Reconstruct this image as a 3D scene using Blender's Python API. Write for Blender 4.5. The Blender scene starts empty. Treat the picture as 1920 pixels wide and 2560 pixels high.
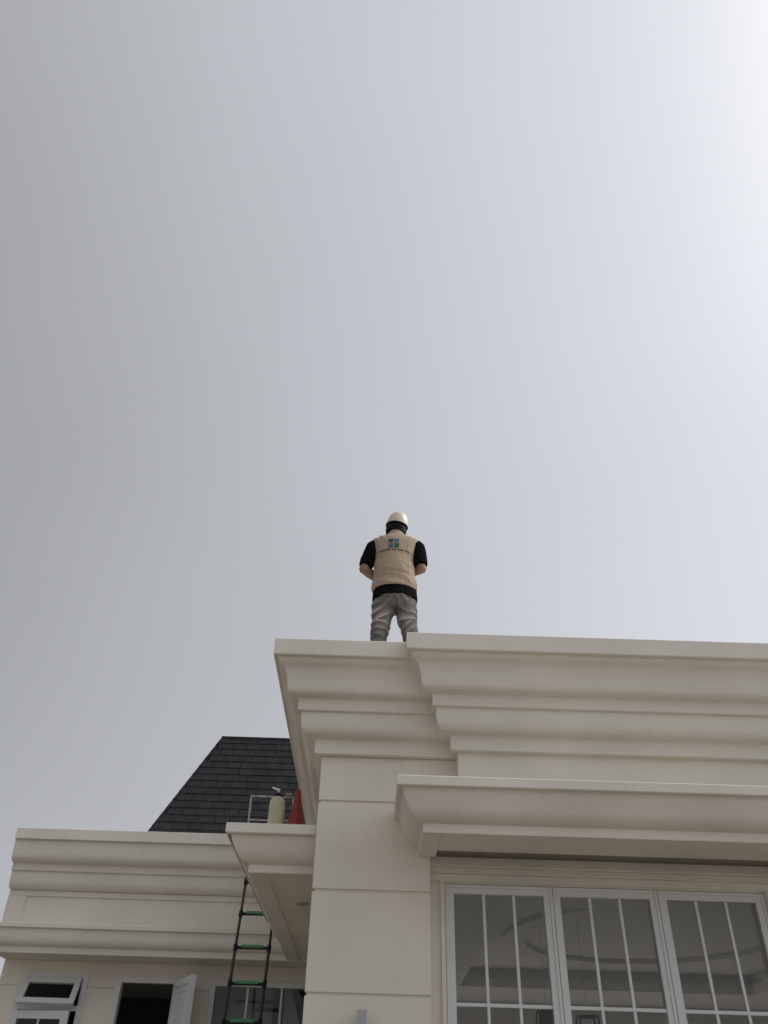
import bpy, bmesh, math, random
import numpy as np
from mathutils import Vector, Matrix, noise
from mathutils.bvhtree import BVHTree
random.seed(7)
R = math.radians
scene = bpy.context.scene

# ------------------------------------------------------------------ camera
cam_data = bpy.data.cameras.new('camera')
cam = bpy.data.objects.new('camera', cam_data)
scene.collection.objects.link(cam)
scene.camera = cam
cam_data.sensor_fit = 'VERTICAL'
cam_data.sensor_height = 36.0
cam_data.sensor_width = 27.0
cam_data.lens = 36.0 * 2027.0 / 2560.0
cam_data.clip_start = 0.05
cam_data.clip_end = 2000.0
PITCH, ROLL = R(37.6), math.atan(0.031)
cam.matrix_world = (Matrix.Translation((0, 0, 1.6)) @ Matrix.Rotation(R(90) + PITCH, 4, 'X')
                    @ Matrix.Rotation(ROLL, 4, 'Z'))

# ------------------------------------------------------------------ sky and sun
SUN = Vector((0.764, 0.05, 0.643)).normalized()
world = bpy.data.worlds.new('World')
scene.world = world
world.use_nodes = True
wt = world.node_tree
wt.nodes.clear()


def wnode(kind, **kw):
    n = wt.nodes.new(kind)
    for k, v in kw.items():
        setattr(n, k, v)
    return n


def wmath(op, a, b=None):
    n = wnode('ShaderNodeMath', operation=op)
    for i, v in enumerate((a, b)):
        if v is None:
            continue
        if isinstance(v, (int, float)):
            n.inputs[i].default_value = v
        else:
            wt.links.new(v, n.inputs[i])
    return n.outputs[0]


tc = wnode('ShaderNodeTexCoord')
nrm = wnode('ShaderNodeVectorMath', operation='NORMALIZE')
wt.links.new(tc.outputs['Generated'], nrm.inputs[0])
dotn = wnode('ShaderNodeVectorMath', operation='DOT_PRODUCT')
wt.links.new(nrm.outputs[0], dotn.inputs[0])
dotn.inputs[1].default_value = SUN
sep = wnode('ShaderNodeSeparateXYZ')
wt.links.new(nrm.outputs[0], sep.inputs[0])
half = wmath('MULTIPLY', wmath('ADD', dotn.outputs['Value'], 1.0), 0.5)
glow = wmath('MULTIPLY', wmath('POWER', half, 2.0), 0.775)
disc = wmath('MULTIPLY', wmath('POWER', half, 40.0), 3.5)
hor = wmath('MULTIPLY', wmath('POWER', wmath('SUBTRACT', 1.0, wmath('MAXIMUM', sep.outputs['Z'], 0.0)), 2.0), 0.326)
soft = wnode('ShaderNodeTexNoise')            # barely visible thickness changes of the overcast
soft.inputs['Scale'].default_value = 2.2
soft.inputs['Detail'].default_value = 3.0
wt.links.new(nrm.outputs[0], soft.inputs['Vector'])
vary = wmath('MULTIPLY', wmath('SUBTRACT', soft.outputs['Fac'], 0.5), 0.075)
base = wmath('ADD', wmath('ADD', wmath('ADD', glow, hor), 0.102), vary)
hz = wnode('ShaderNodeVectorMath', operation='SCALE')
hz.inputs[0].default_value = (0.98, 1.0, 1.075)
wt.links.new(base, hz.inputs['Scale'])
ds = wnode('ShaderNodeVectorMath', operation='SCALE')
ds.inputs[0].default_value = (1.03, 1.0, 0.99)
wt.links.new(disc, ds.inputs['Scale'])
hsum = wnode('ShaderNodeVectorMath', operation='ADD')
wt.links.new(hz.outputs[0], hsum.inputs[0])
wt.links.new(ds.outputs[0], hsum.inputs[1])
h10 = wnode('ShaderNodeVectorMath', operation='SCALE')
h10.inputs['Scale'].default_value = 10.0 * 1.0
wt.links.new(hsum.outputs[0], h10.inputs[0])
nish = wnode('ShaderNodeTexSky')
nish.sky_type = 'NISHITA'
nish.sun_disc = False
nish.sun_elevation = math.asin(SUN.z)
nish.sun_rotation = math.atan2(SUN.x, SUN.y)
nish.dust_density = 6.0
nish.air_density = 1.5
mixs = wnode('ShaderNodeMix', data_type='RGBA')
mixs.inputs['Factor'].default_value = 0.96     # the overcast veil over the clear sky
wt.links.new(nish.outputs[0], mixs.inputs[6])
wt.links.new(h10.outputs[0], mixs.inputs[7])
bg = wnode('ShaderNodeBackground')
bg.inputs['Strength'].default_value = 0.1
wt.links.new(mixs.outputs[2], bg.inputs['Color'])
wo = wnode('ShaderNodeOutputWorld')
wt.links.new(bg.outputs[0], wo.inputs[0])

sun_data = bpy.data.lights.new('sun', 'SUN')
sun_data.energy = 0.8
sun_data.angle = R(22)
sun_data.color = (1.0, 0.96, 0.9)
sun_ob = bpy.data.objects.new('sun', sun_data)
scene.collection.objects.link(sun_ob)
sun_ob.rotation_euler = SUN.to_track_quat('Z', 'Y').to_euler()
sun_ob.location = (20, 10, 30)

scene.view_settings.view_transform = 'Standard'
scene.view_settings.look = 'None'
scene.view_settings.exposure = 0.0
scene.view_settings.gamma = 1.0
scene.view_settings.use_curve_mapping = False

# ------------------------------------------------------------------ materials
MATS = {}


def mat(name, color, rough=0.8, metal=0.0, var=0.0, vscale=3.0, bump=0.0, bscale=60.0, spec=0.4,
        var_color=None, obj_random=0.0, coat=0.0, stretch=(1, 1, 1)):
    if name in MATS:
        return MATS[name]
    m = bpy.data.materials.new(name)
    m.use_nodes = True
    nt = m.node_tree
    b = nt.nodes['Principled BSDF']
    b.inputs['Base Color'].default_value = (*color, 1)
    b.inputs['Roughness'].default_value = rough
    b.inputs['Metallic'].default_value = metal
    b.inputs['Specular IOR Level'].default_value = spec
    b.inputs['Coat Weight'].default_value = coat
    tcn = nt.nodes.new('ShaderNodeTexCoord')
    mp = nt.nodes.new('ShaderNodeMapping')
    mp.inputs['Scale'].default_value = stretch
    geo = nt.nodes.new('ShaderNodeNewGeometry')
    nt.links.new(geo.outputs['Position'], mp.inputs[0])
    last = None
    if var > 0 or obj_random > 0:
        rgb = nt.nodes.new('ShaderNodeMix')
        rgb.data_type = 'RGBA'
        vc = var_color or tuple(c * (1 - var) for c in color)
        rgb.inputs[6].default_value = (*color, 1)
        rgb.inputs[7].default_value = (*vc, 1)
        nz = nt.nodes.new('ShaderNodeTexNoise')
        nz.inputs['Scale'].default_value = vscale
        nz.inputs['Detail'].default_value = 6
        nz.inputs['Roughness'].default_value = 0.62
        nt.links.new(mp.outputs[0], nz.inputs['Vector'])
        rp = nt.nodes.new('ShaderNodeMapRange')
        rp.inputs['From Min'].default_value = 0.38
        rp.inputs['From Max'].default_value = 0.72
        nt.links.new(nz.outputs['Fac'], rp.inputs['Value'])
        nt.links.new(rp.outputs[0], rgb.inputs[0])
        last = rgb.outputs[2]
        if obj_random > 0:
            oi = nt.nodes.new('ShaderNodeObjectInfo')
            hs = nt.nodes.new('ShaderNodeHueSaturation')
            mr = nt.nodes.new('ShaderNodeMapRange')
            mr.inputs['To Min'].default_value = 1 - obj_random
            mr.inputs['To Max'].default_value = 1 + obj_random
            nt.links.new(oi.outputs['Random'], mr.inputs['Value'])
            nt.links.new(mr.outputs[0], hs.inputs['Value'])
            nt.links.new(last, hs.inputs['Color'])
            last = hs.outputs[0]
        nt.links.new(last, b.inputs['Base Color'])
    if bump > 0:
        nb = nt.nodes.new('ShaderNodeTexNoise')
        nb.inputs['Scale'].default_value = bscale
        nb.inputs['Detail'].default_value = 4
        nt.links.new(geo.outputs['Position'], nb.inputs['Vector'])
        bp = nt.nodes.new('ShaderNodeBump')
        bp.inputs['Strength'].default_value = bump
        bp.inputs['Distance'].default_value = 0.004
        nt.links.new(nb.outputs['Fac'], bp.inputs['Height'])
        nt.links.new(bp.outputs[0], b.inputs['Normal'])
    MATS[name] = m
    return m


def glass_mat(name, tint=(0.8, 0.82, 0.82)):
    m = bpy.data.materials.new(name)
    m.use_nodes = True
    nt = m.node_tree
    nt.nodes.clear()
    out = nt.nodes.new('ShaderNodeOutputMaterial')
    mx = nt.nodes.new('ShaderNodeMixShader')
    tr = nt.nodes.new('ShaderNodeBsdfTransparent')
    tr.inputs['Color'].default_value = (*tint, 1)
    gl = nt.nodes.new('ShaderNodeBsdfGlossy')
    gl.inputs['Roughness'].default_value = 0.02
    fr = nt.nodes.new('ShaderNodeFresnel')
    fr.inputs['IOR'].default_value = 1.5
    nt.links.new(fr.outputs[0], mx.inputs[0])
    nt.links.new(tr.outputs[0], mx.inputs[1])
    nt.links.new(gl.outputs[0], mx.inputs[2])
    nt.links.new(mx.outputs[0], out.inputs[0])
    return m


def plaster_mat(name, color):
    """painted render: fine grain, blotchy tone, faint dirt runs"""
    m = mat(name, color, rough=0.85, bump=0.25, bscale=120, spec=0.25)
    nt = m.node_tree
    b = nt.nodes['Principled BSDF']
    geo = nt.nodes.new('ShaderNodeNewGeometry')
    n1 = nt.nodes.new('ShaderNodeTexNoise')
    n1.inputs['Scale'].default_value = 1.7
    n1.inputs['Detail'].default_value = 5
    nt.links.new(geo.outputs['Position'], n1.inputs['Vector'])
    mp = nt.nodes.new('ShaderNodeMapping')
    mp.inputs['Scale'].default_value = (9, 9, 0.9)
    nt.links.new(geo.outputs['Position'], mp.inputs[0])
    n2 = nt.nodes.new('ShaderNodeTexNoise')
    n2.inputs['Scale'].default_value = 1.0
    n2.inputs['Detail'].default_value = 5
    n2.inputs['Roughness'].default_value = 0.7
    nt.links.new(mp.outputs[0], n2.inputs['Vector'])
    r1 = nt.nodes.new('ShaderNodeMapRange')
    r1.inputs['From Min'].default_value = 0.3
    r1.inputs['From Max'].default_value = 0.7
    r1.inputs['To Min'].default_value = 0.90
    r1.inputs['To Max'].default_value = 1.03
    nt.links.new(n1.outputs['Fac'], r1.inputs['Value'])
    r2 = nt.nodes.new('ShaderNodeMapRange')
    r2.inputs['From Min'].default_value = 0.5
    r2.inputs['From Max'].default_value = 0.8
    r2.inputs['To Min'].default_value = 1.0
    r2.inputs['To Max'].default_value = 0.955
    nt.links.new(n2.outputs['Fac'], r2.inputs['Value'])
    mu = nt.nodes.new('ShaderNodeMath')
    mu.operation = 'MULTIPLY'
    nt.links.new(r1.outputs[0], mu.inputs[0])
    nt.links.new(r2.outputs[0], mu.inputs[1])
    n3 = nt.nodes.new('ShaderNodeTexNoise')
    n3.inputs['Scale'].default_value = 75.0
    n3.inputs['Detail'].default_value = 3
    nt.links.new(geo.outputs['Position'], n3.inputs['Vector'])
    r3 = nt.nodes.new('ShaderNodeMapRange')
    r3.inputs['From Min'].default_value = 0.3
    r3.inputs['From Max'].default_value = 0.7
    r3.inputs['To Min'].default_value = 0.968
    r3.inputs['To Max'].default_value = 1.027
    nt.links.new(n3.outputs['Fac'], r3.inputs['Value'])
    m3 = nt.nodes.new('ShaderNodeMath')
    m3.operation = 'MULTIPLY'
    nt.links.new(mu.outputs[0], m3.inputs[0])
    nt.links.new(r3.outputs[0], m3.inputs[1])
    mu = m3
    vs = nt.nodes.new('ShaderNodeVectorMath')
    vs.operation = 'SCALE'
    vs.inputs[0].default_value = color
    nt.links.new(mu.outputs[0], vs.inputs['Scale'])
    nt.links.new(vs.outputs[0], b.inputs['Base Color'])
    return m


M_WALL = plaster_mat('cream_plaster', (0.80, 0.755, 0.66))
M_TRIM = plaster_mat('cream_moulding', (0.795, 0.755, 0.67))
M_CEIL = mat('ceiling_paint', (0.84, 0.82, 0.78), rough=0.9)
M_INNER = mat('inner_wall', (0.68, 0.66, 0.62), rough=0.9)
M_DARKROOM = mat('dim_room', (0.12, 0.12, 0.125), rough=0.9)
M_FLOOR = mat('floor_tile', (0.68, 0.65, 0.6), rough=0.4)
M_FRAME = mat('white_aluminium', (0.70, 0.715, 0.71), rough=0.45, var=0.05, vscale=8)
M_GLASS = glass_mat('window_glass')
M_SHINGLE = mat('shingle', (0.044, 0.045, 0.048), rough=0.95, var=0.35, vscale=30, bump=0.6, bscale=180, obj_random=0.10, spec=0.15)
M_DECK = mat('roof_deck', (0.35, 0.34, 0.32), rough=0.95, var=0.2)
M_GROUND = mat('pale_paving', (0.275, 0.24, 0.195), rough=0.9, var=0.25, vscale=0.6, bump=0.3, bscale=20)
M_BLACK = mat('black_metal', (0.018, 0.02, 0.02), rough=0.45, spec=0.5)
M_BLACKP = mat('black_plastic', (0.009, 0.009, 0.010), rough=0.6, spec=0.3)
M_GREEN = mat('green_tread', (0.085, 0.33, 0.15), rough=0.55, var=0.35, vscale=40)
M_STEEL = mat('chrome', (0.85, 0.85, 0.87), rough=0.18, metal=1.0)
M_PIPE = mat('white_pipe', (0.62, 0.61, 0.58), rough=0.4, var=0.75, vscale=22)
M_BRASS = mat('brass', (0.55, 0.38, 0.16), rough=0.35, metal=0.9)
M_TANK = mat('cream_fibreglass', (0.73, 0.69, 0.48), rough=0.42, var=0.25, vscale=14, stretch=(1, 1, 0.3))
M_CONE = mat('red_rubber', (0.35, 0.046, 0.05), rough=0.5, var=0.35, vscale=18)
M_BROWN = mat('brown_wood', (0.10, 0.065, 0.045), rough=0.6, var=0.3, vscale=12)
M_LAMP = mat('grey_lamp', (0.42, 0.42, 0.44), rough=0.5, metal=0.2)
M_SKIN = mat('skin', (0.33, 0.19, 0.135), rough=0.55, var=0.15, vscale=25)
M_HAIR = mat('black_hair', (0.006, 0.005, 0.005), rough=0.7, spec=0.25)
M_SHIRT = mat('black_cotton', (0.006, 0.006, 0.007), rough=1.0, var=0.3, vscale=30, spec=0.1)
M_VEST = mat('tan_canvas', (0.465, 0.365, 0.272), rough=0.95, var=0.16, vscale=16, bump=0.35, bscale=260)
M_JEANS = mat('grey_denim', (0.088, 0.081, 0.075), rough=0.95, var=0.3, vscale=9, var_color=(0.15, 0.14, 0.13),
              bump=0.4, bscale=240, stretch=(1.0, 1.0, 1.6))
M_HELMET = mat('helmet_shell', (0.80, 0.72, 0.57), rough=0.22, coat=0.5, var=0.06, vscale=20)
M_SHOE = mat('shoe', (0.05, 0.04, 0.035), rough=0.6)
M_LBLUE = mat('logo_pale', (0.33, 0.36, 0.36), rough=0.9)
M_LB = mat('logo_blue', (0.085, 0.15, 0.26), rough=0.9)
M_LG = mat('logo_green', (0.055, 0.095, 0.05), rough=0.9)
M_INK = mat('dark_thread', (0.035, 0.028, 0.03), rough=0.9)

# ------------------------------------------------------------------ helpers


def mesh_from(name, verts, faces, smooth_angle=None):
    me = bpy.data.meshes.new(name)
    me.from_pydata([tuple(v) for v in verts], [], faces)
    me.validate()
    bm = bmesh.new()
    bm.from_mesh(me)
    bmesh.ops.recalc_face_normals(bm, faces=bm.faces)
    bm.to_mesh(me)
    bm.free()
    if smooth_angle is not None:
        me.polygons.foreach_set('use_smooth', [True] * len(me.polygons))
        me.set_sharp_from_angle(angle=R(smooth_angle))
    return me


def link(name, me, m=None, parent=None, loc=None, rot=None):
    o = bpy.data.objects.new(name, me)
    scene.collection.objects.link(o)
    if m is not None and me is not None and not me.materials:
        me.materials.append(m)
    if parent is not None:
        o.parent = parent
        if parent.type == 'EMPTY':
            o.matrix_parent_inverse = Matrix.LocRotScale(parent.location, parent.rotation_euler, None).inverted()
    if loc is not None:
        o.location = loc
    if rot is not None:
        o.rotation_euler = rot
    return o


def thing(name, label, cat, loc, group=None):
    o = bpy.data.objects.new(name, None)
    scene.collection.objects.link(o)
    o.empty_display_size = 0.1
    o.location = loc
    o['label'] = label
    o['category'] = cat
    if group:
        o['group'] = group
    return o


def bevel(o, w=0.004, seg=2, angle=35):
    b = o.modifiers.new('bevel', 'BEVEL')
    b.width = w
    b.segments = seg
    b.limit_method = 'ANGLE'
    b.angle_limit = R(angle)
    return o


class MB:
    def __init__(self):
        self.v, self.f = [], []

    def add(self, v, f):
        n = len(self.v)
        self.v += [tuple(p) for p in v]
        self.f += [tuple(i + n for i in q) for q in f]
        return self

    def box(self, x0, x1, y0, y1, z0, z1):
        return self.add([(x0, y0, z0), (x1, y0, z0), (x1, y1, z0), (x0, y1, z0),
                         (x0, y0, z1), (x1, y0, z1), (x1, y1, z1), (x0, y1, z1)],
                        [(0, 3, 2, 1), (4, 5, 6, 7), (0, 1, 5, 4), (1, 2, 6, 5), (2, 3, 7, 6), (3, 0, 4, 7)])

    def tube(self, pts, rad, n=12):
        pts = [Vector(p) for p in pts]
        if not hasattr(rad, '__len__'):
            rad = [rad] * len(pts)
        rings = []
        for i, p in enumerate(pts):
            a = pts[max(i - 1, 0)]
            b = pts[min(i + 1, len(pts) - 1)]
            d = (b - a).normalized()
            up = Vector((0, 0, 1)) if abs(d.z) < 0.9 else Vector((0, 1, 0))
            s = d.cross(up).normalized()
            t = s.cross(d).normalized()
            rr = rad[i] if hasattr(rad[i], '__len__') else (rad[i], rad[i])
            rings.append([p + s * rr[0] * math.cos(2 * math.pi * k / n) + t * rr[1] * math.sin(2 * math.pi * k / n)
                          for k in range(n)])
        return self.rings(rings)

    def rings(self, rings, cap=True):
        n = len(rings[0])
        v = [p for r in rings for p in r]
        f = []
        for i in range(len(rings) - 1):
            for k in range(n):
                k2 = (k + 1) % n
                f.append((i * n + k, i * n + k2, (i + 1) * n + k2, (i + 1) * n + k))
        if cap:
            f.append(tuple(range(n - 1, -1, -1)))
            f.append(tuple((len(rings) - 1) * n + k for k in range(n)))
        return self.add(v, f)

    def loft(self, secs, n=32, power=1.0):
        """secs: (z, cx, cy, rx, ry)"""
        rings = []
        for z, cx, cy, rx, ry in secs:
            ring = []
            for k in range(n):
                a = 2 * math.pi * k / n
                c, s = math.cos(a), math.sin(a)
                c = math.copysign(abs(c) ** power, c)
                s = math.copysign(abs(s) ** power, s)
                ring.append((cx + rx * c, cy + ry * s, z))
            rings.append(ring)
        return self.rings(rings)

    def lathe(self, prof, cx, cy, n=24):
        return self.loft([(z, cx, cy, r, r) for r, z in prof], n)

    def ball(self, c, r, n=20, m=12):
        secs = []
        for i in range(m + 1):
            t = -math.pi / 2 + math.pi * i / m
            k = max(math.cos(t), 0.01)
            secs.append((c[2] + r[2] * math.sin(t), c[0], c[1], r[0] * k, r[1] * k))
        return self.loft(secs, n)

    def mesh(self, name, smooth=None):
        return mesh_from(name, self.v, self.f, smooth)

    def build(self, name, m, parent=None, smooth=None, bev=0.0):
        o = link(name, self.mesh(name, smooth), m, parent)
        if bev:
            bevel(o, bev)
        return o


def catmull(secs, k=4):
    out = []
    S = np.array(secs, float)
    for i in range(len(S) - 1):
        p0, p1, p2, p3 = S[max(i - 1, 0)], S[i], S[i + 1], S[min(i + 2, len(S) - 1)]
        for j in range(k):
            t = j / k
            out.append(tuple(0.5 * ((2 * p1) + (-p0 + p2) * t + (2 * p0 - 5 * p1 + 4 * p2 - p3) * t * t
                                    + (-p0 + 3 * p1 - 3 * p2 + p3) * t ** 3)))
    out.append(tuple(S[-1]))
    return out


def smooth_prof(pts, k=5):
    return [tuple(p) for p in catmull(pts, k)]


def sweep(name, prof, corners, m, parent, smooth=40, bev=0.0):
    """prof: list of (p, z); corners(p) -> plan polyline"""
    v, f = [], []
    nc = len(corners(0.0))
    for p, z in prof:
        for (x, y) in corners(p):
            v.append((x, y, z))
    for i in range(len(prof) - 1):
        for k in range(nc - 1):
            f.append((i * nc + k, i * nc + k + 1, (i + 1) * nc + k + 1, (i + 1) * nc + k))
    o = link(name, mesh_from(name, v, f, smooth), m, parent)
    if bev:
        bevel(o, bev)
    return o


def prism_x(name, yz, x0, x1, m, parent, smooth=40, bev=0.0):
    n = len(yz)
    v = [(x0, y, z) for y, z in yz] + [(x1, y, z) for y, z in yz]
    f = [tuple(range(n)), tuple(range(2 * n - 1, n - 1, -1))]
    f += [(k, (k + 1) % n, n + (k + 1) % n, n + k) for k in range(n)]
    o = link(name, mesh_from(name, v, f, smooth), m, parent)
    if bev:
        bevel(o, bev)
    return o


def plate_xz(name, pts, y0, y1, m, parent, bev=0.004):
    """outline in x,z extruded from y0 (front) to y1"""
    n = len(pts)
    v = [(x, y0, z) for x, z in pts] + [(x, y1, z) for x, z in pts]
    f = [tuple(range(n)), tuple(range(2 * n - 1, n - 1, -1))]
    f += [(k, (k + 1) % n, n + (k + 1) % n, n + k) for k in range(n)]
    o = link(name, mesh_from(name, v, f), m, parent)
    if bev:
        bevel(o, bev)
    return o


# ------------------------------------------------------------------ ground
g = MB().add([(-600, -600, 0), (600, -600, 0), (600, 600, 0), (-600, 600, 0)], [(0, 1, 2, 3)]).build('ground', M_GROUND)
g['kind'] = 'structure'
g['label'] = 'pale paved ground around the house'

# ------------------------------------------------------------------ the house
house = thing('house', 'cream rendered house with heavy stepped cornices, white windows and dark shingle roof', 'house', (1.0, 6.0, 0.0))
D = 5.355
XL, XR = -0.369, 0.356            # pier
XS, DY2 = 0.537, 5.215            # where the entablature steps forward
FARX = 6.5

# pier: core and rusticated courses
pier = MB().box(XL + 0.014, XR - 0.006, D + 0.014, 6.2, 0.0, 3.62).build('pier', M_WALL, house)
courses = [3.625, 3.327, 2.788, 2.237, 1.687, 1.137, 0.587, 0.02]
for i in range(len(courses) - 1):
    t, b = courses[i], courses[i + 1]
    xr = XS + 0.01 if i == 0 else XR
    p = MB().box(XL, xr, D, D + 0.5, b + 0.009, t - (0.0 if i == 0 else 0.009)).build('panel', M_WALL, pier, bev=0.003)

# main block side wall and walls round the window opening
WX0, WX1, WY = 0.454, 2.461, 5.47
WTOP = 2.872
MB().box(XL + 0.006, XL + 0.2, D + 0.5, 12.4, 0.0, 3.95).build('side_wall', M_WALL, house)
MB().box(WX1 + 0.001, FARX, 5.455, 5.7, 0.0, 3.2).build('wall', M_WALL, house, bev=0.004)
MB().box(XR - 0.004, WX0 - 0.001, 5.455, 5.7, 0.0, 3.2).build('wall', M_WALL, house)
MB().box(WX0 - 0.001, WX1 + 0.001, 5.456, 5.7, WTOP + 0.001, 3.2).build('lintel', M_WALL, house)
# stepped architrave over and beside the window
for k, (z0, z1, y) in enumerate(((2.962, 3.022, 5.412), (2.925, 2.9618, 5.423), (2.881, 2.9248, 5.434))):
    MB().box(XR + 0.001, FARX, y, 5.4545, z0, z1).build('head_moulding', M_TRIM, house, bev=0.006)
MB().box(WX0 - 0.03, WX0 - 0.006, 5.436, 5.4545, 0.0, 2.8805).build('jamb_moulding', M_TRIM, house, bev=0.005)
MB().box(WX1 + 0.006, WX1 + 0.03, 5.436, 5.4545, 0.0, 2.8805).build('jamb_moulding', M_TRIM, house, bev=0.005)

# upper block
MB().box(XL + 0.03, FARX, D + 0.02, 5.75, 3.2005, 4.18).build('upper_wall', M_WALL, house)
MB().box(XS, FARX, DY2, D + 0.019, 3.215, 3.64).build('frieze', M_WALL, house, bev=0.004)
MB().box(XL + 0.02, FARX, 5.2, 12.4, 4.18, 4.25).build('roof_deck', M_DECK, house)

cyma1 = smooth_prof([(0.327, 4.186), (0.312, 4.165), (0.278, 4.138), (0.260, 4.09), (0.254, 4.045), (0.250, 4.008), (0.240, 3.984), (0.216, 3.969), (0.176, 3.963)])
cyma2 = smooth_prof([(0.149, 3.868), (0.148, 3.83), (0.145, 3.793), (0.134, 3.758), (0.106, 3.735), (0.050, 3.726)])
prof_main = ([(-0.6, 4.30), (0.30, 4.318), (0.350, 4.322), (0.357, 4.316), (0.357, 4.203), (0.352, 4.198), (0.327, 4.197)] + cyma1
             + [(0.174, 3.934), (0.174, 3.884), (0.170, 3.879), (0.149, 3.879)] + cyma2
             + [(0.048, 3.692), (0.048, 3.632), (0.044, 3.627), (-0.01, 3.627)])


def main_path(p):
    q = max(p, -0.35)
    return [(XL - p, 12.4), (XL - p, D - p), (XS - p, D - p), (XS - p, DY2 - p), (FARX, DY2 - p)]


sweep('cornice', prof_main, main_path, M_TRIM, house, smooth=32)

# window hood
HX, HY = 0.284, 4.848
hood_c = smooth_prof([(0.122, 3.214), (0.114, 3.185), (0.099, 3.148), (0.082, 3.110), (0.060, 3.083), (0.030, 3.064), (0.010, 3.058)])
prof_hood = ([(-0.34, 3.292), (0.152, 3.281), (0.158, 3.275), (0.158, 3.226), (0.153, 3.221), (0.128, 3.220)] + hood_c
             + [(0.0, 3.052), (0.0, 3.005), (-0.003, 3.001)])
hood = sweep('window_hood', prof_hood, lambda p: [(HX - p, 5.3555), (HX - p, HY - p), (FARX, HY - p)], M_TRIM, house, smooth=32)
MB().box(HX + 0.003, HX + 0.108, HY + 0.004, D - 0.001, 3.001, 3.21).build('soffit_board', M_TRIM, hood, bev=0.003)
MB().box(HX + 0.109, FARX, HY + 0.004, 4.962, 3.0015, 3.21).build('soffit_board', M_TRIM, hood, bev=0.003)
MB().box(HX + 0.109, FARX, 4.963, 5.250, 3.012, 3.21).build('soffit_panel', M_TRIM, hood)

MB().tube([(HX + 0.12, 5.327, 3.09), (FARX, 5.327, 3.09)], 0.055, 20).build('slot_shade_roll', M_BLACKP, hood, smooth=60)  # black roll added to stand for the deep shade in the soffit slot
MB().box(HX + 0.112, FARX, 5.2505, 5.2545, 3.02, 3.20).build('slot_shade_strip', M_BLACKP, hood)  # black strip, also added so the slot looks shaded

# ---------------------------------------------------------------- interior behind the big window
MB().box(XL + 0.2, FARX, 5.7, 12.4, 0.0, 0.06).build('room_floor', M_FLOOR, house)
room = MB()
room.box(FARX - 0.15, FARX, 5.7, 12.4, 0.06, 4.1)
room.box(XL + 0.2, 0.3, 12.2, 12.4, 0.06, 4.1).box(0.3, 6.0, 12.2, 12.4, 2.5, 4.1).box(6.0, FARX - 0.15, 12.2, 12.4, 0.06, 4.1)  # unseen rear opening, added to let more light into the room
room.build('room_wall', M_INNER, house)
# ceiling with a raised rectangular tray and an oval dome ring
CZ = 3.02
TX0, TX1, TY0, TY1 = 1.05, 4.5, 6.75, 10.9
ceil = MB()
ceil.box(XL + 0.2, FARX, 5.701, TY0, CZ, CZ + 0.1).box(XL + 0.2, FARX, TY1, 12.2, CZ, CZ + 0.1)
ceil.box(XL + 0.2, TX0, TY0, TY1, CZ, CZ + 0.1).box(TX1, FARX, TY0, TY1, CZ, CZ + 0.1)
ceil.build('ceiling', M_CEIL, house)
MB().box(TX0 - 0.1, TX1 + 0.1, TY0 - 0.1, TY1 + 0.1, CZ + 0.20, CZ + 0.3).build('ceiling_tray', M_CEIL, house)
tb = MB()
for a in ((TX0 - 0.1, TX0 - 0.05, TY0 - 0.1, TY1 + 0.1), (TX1 + 0.05, TX1 + 0.1, TY0 - 0.1, TY1 + 0.1),
          (TX0 - 0.05, TX1 + 0.05, TY0 - 0.1, TY0 - 0.05), (TX0 - 0.05, TX1 + 0.05, TY1 + 0.05, TY1 + 0.1)):
    tb.box(*a, CZ + 0.1, CZ + 0.2)
tb.build('tray_edge', M_CEIL, house)
for rx, ry, z0, z1 in ((1.45, 1.55, CZ + 0.155, CZ + 0.20),):
    n = 64
    rings = []
    for (s, z) in ((1.0, z1 - 0.002), (1.0, z0), (0.86, z0), (0.86, z1 - 0.002)):
        rings.append([(2.75 + rx * s * math.cos(2 * math.pi * k / n), 8.75 + ry * s * math.sin(2 * math.pi * k / n), z) for k in range(n)])
    MB().rings(rings, cap=False).build('ceiling_ring', M_CEIL, house, smooth=40)

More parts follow.
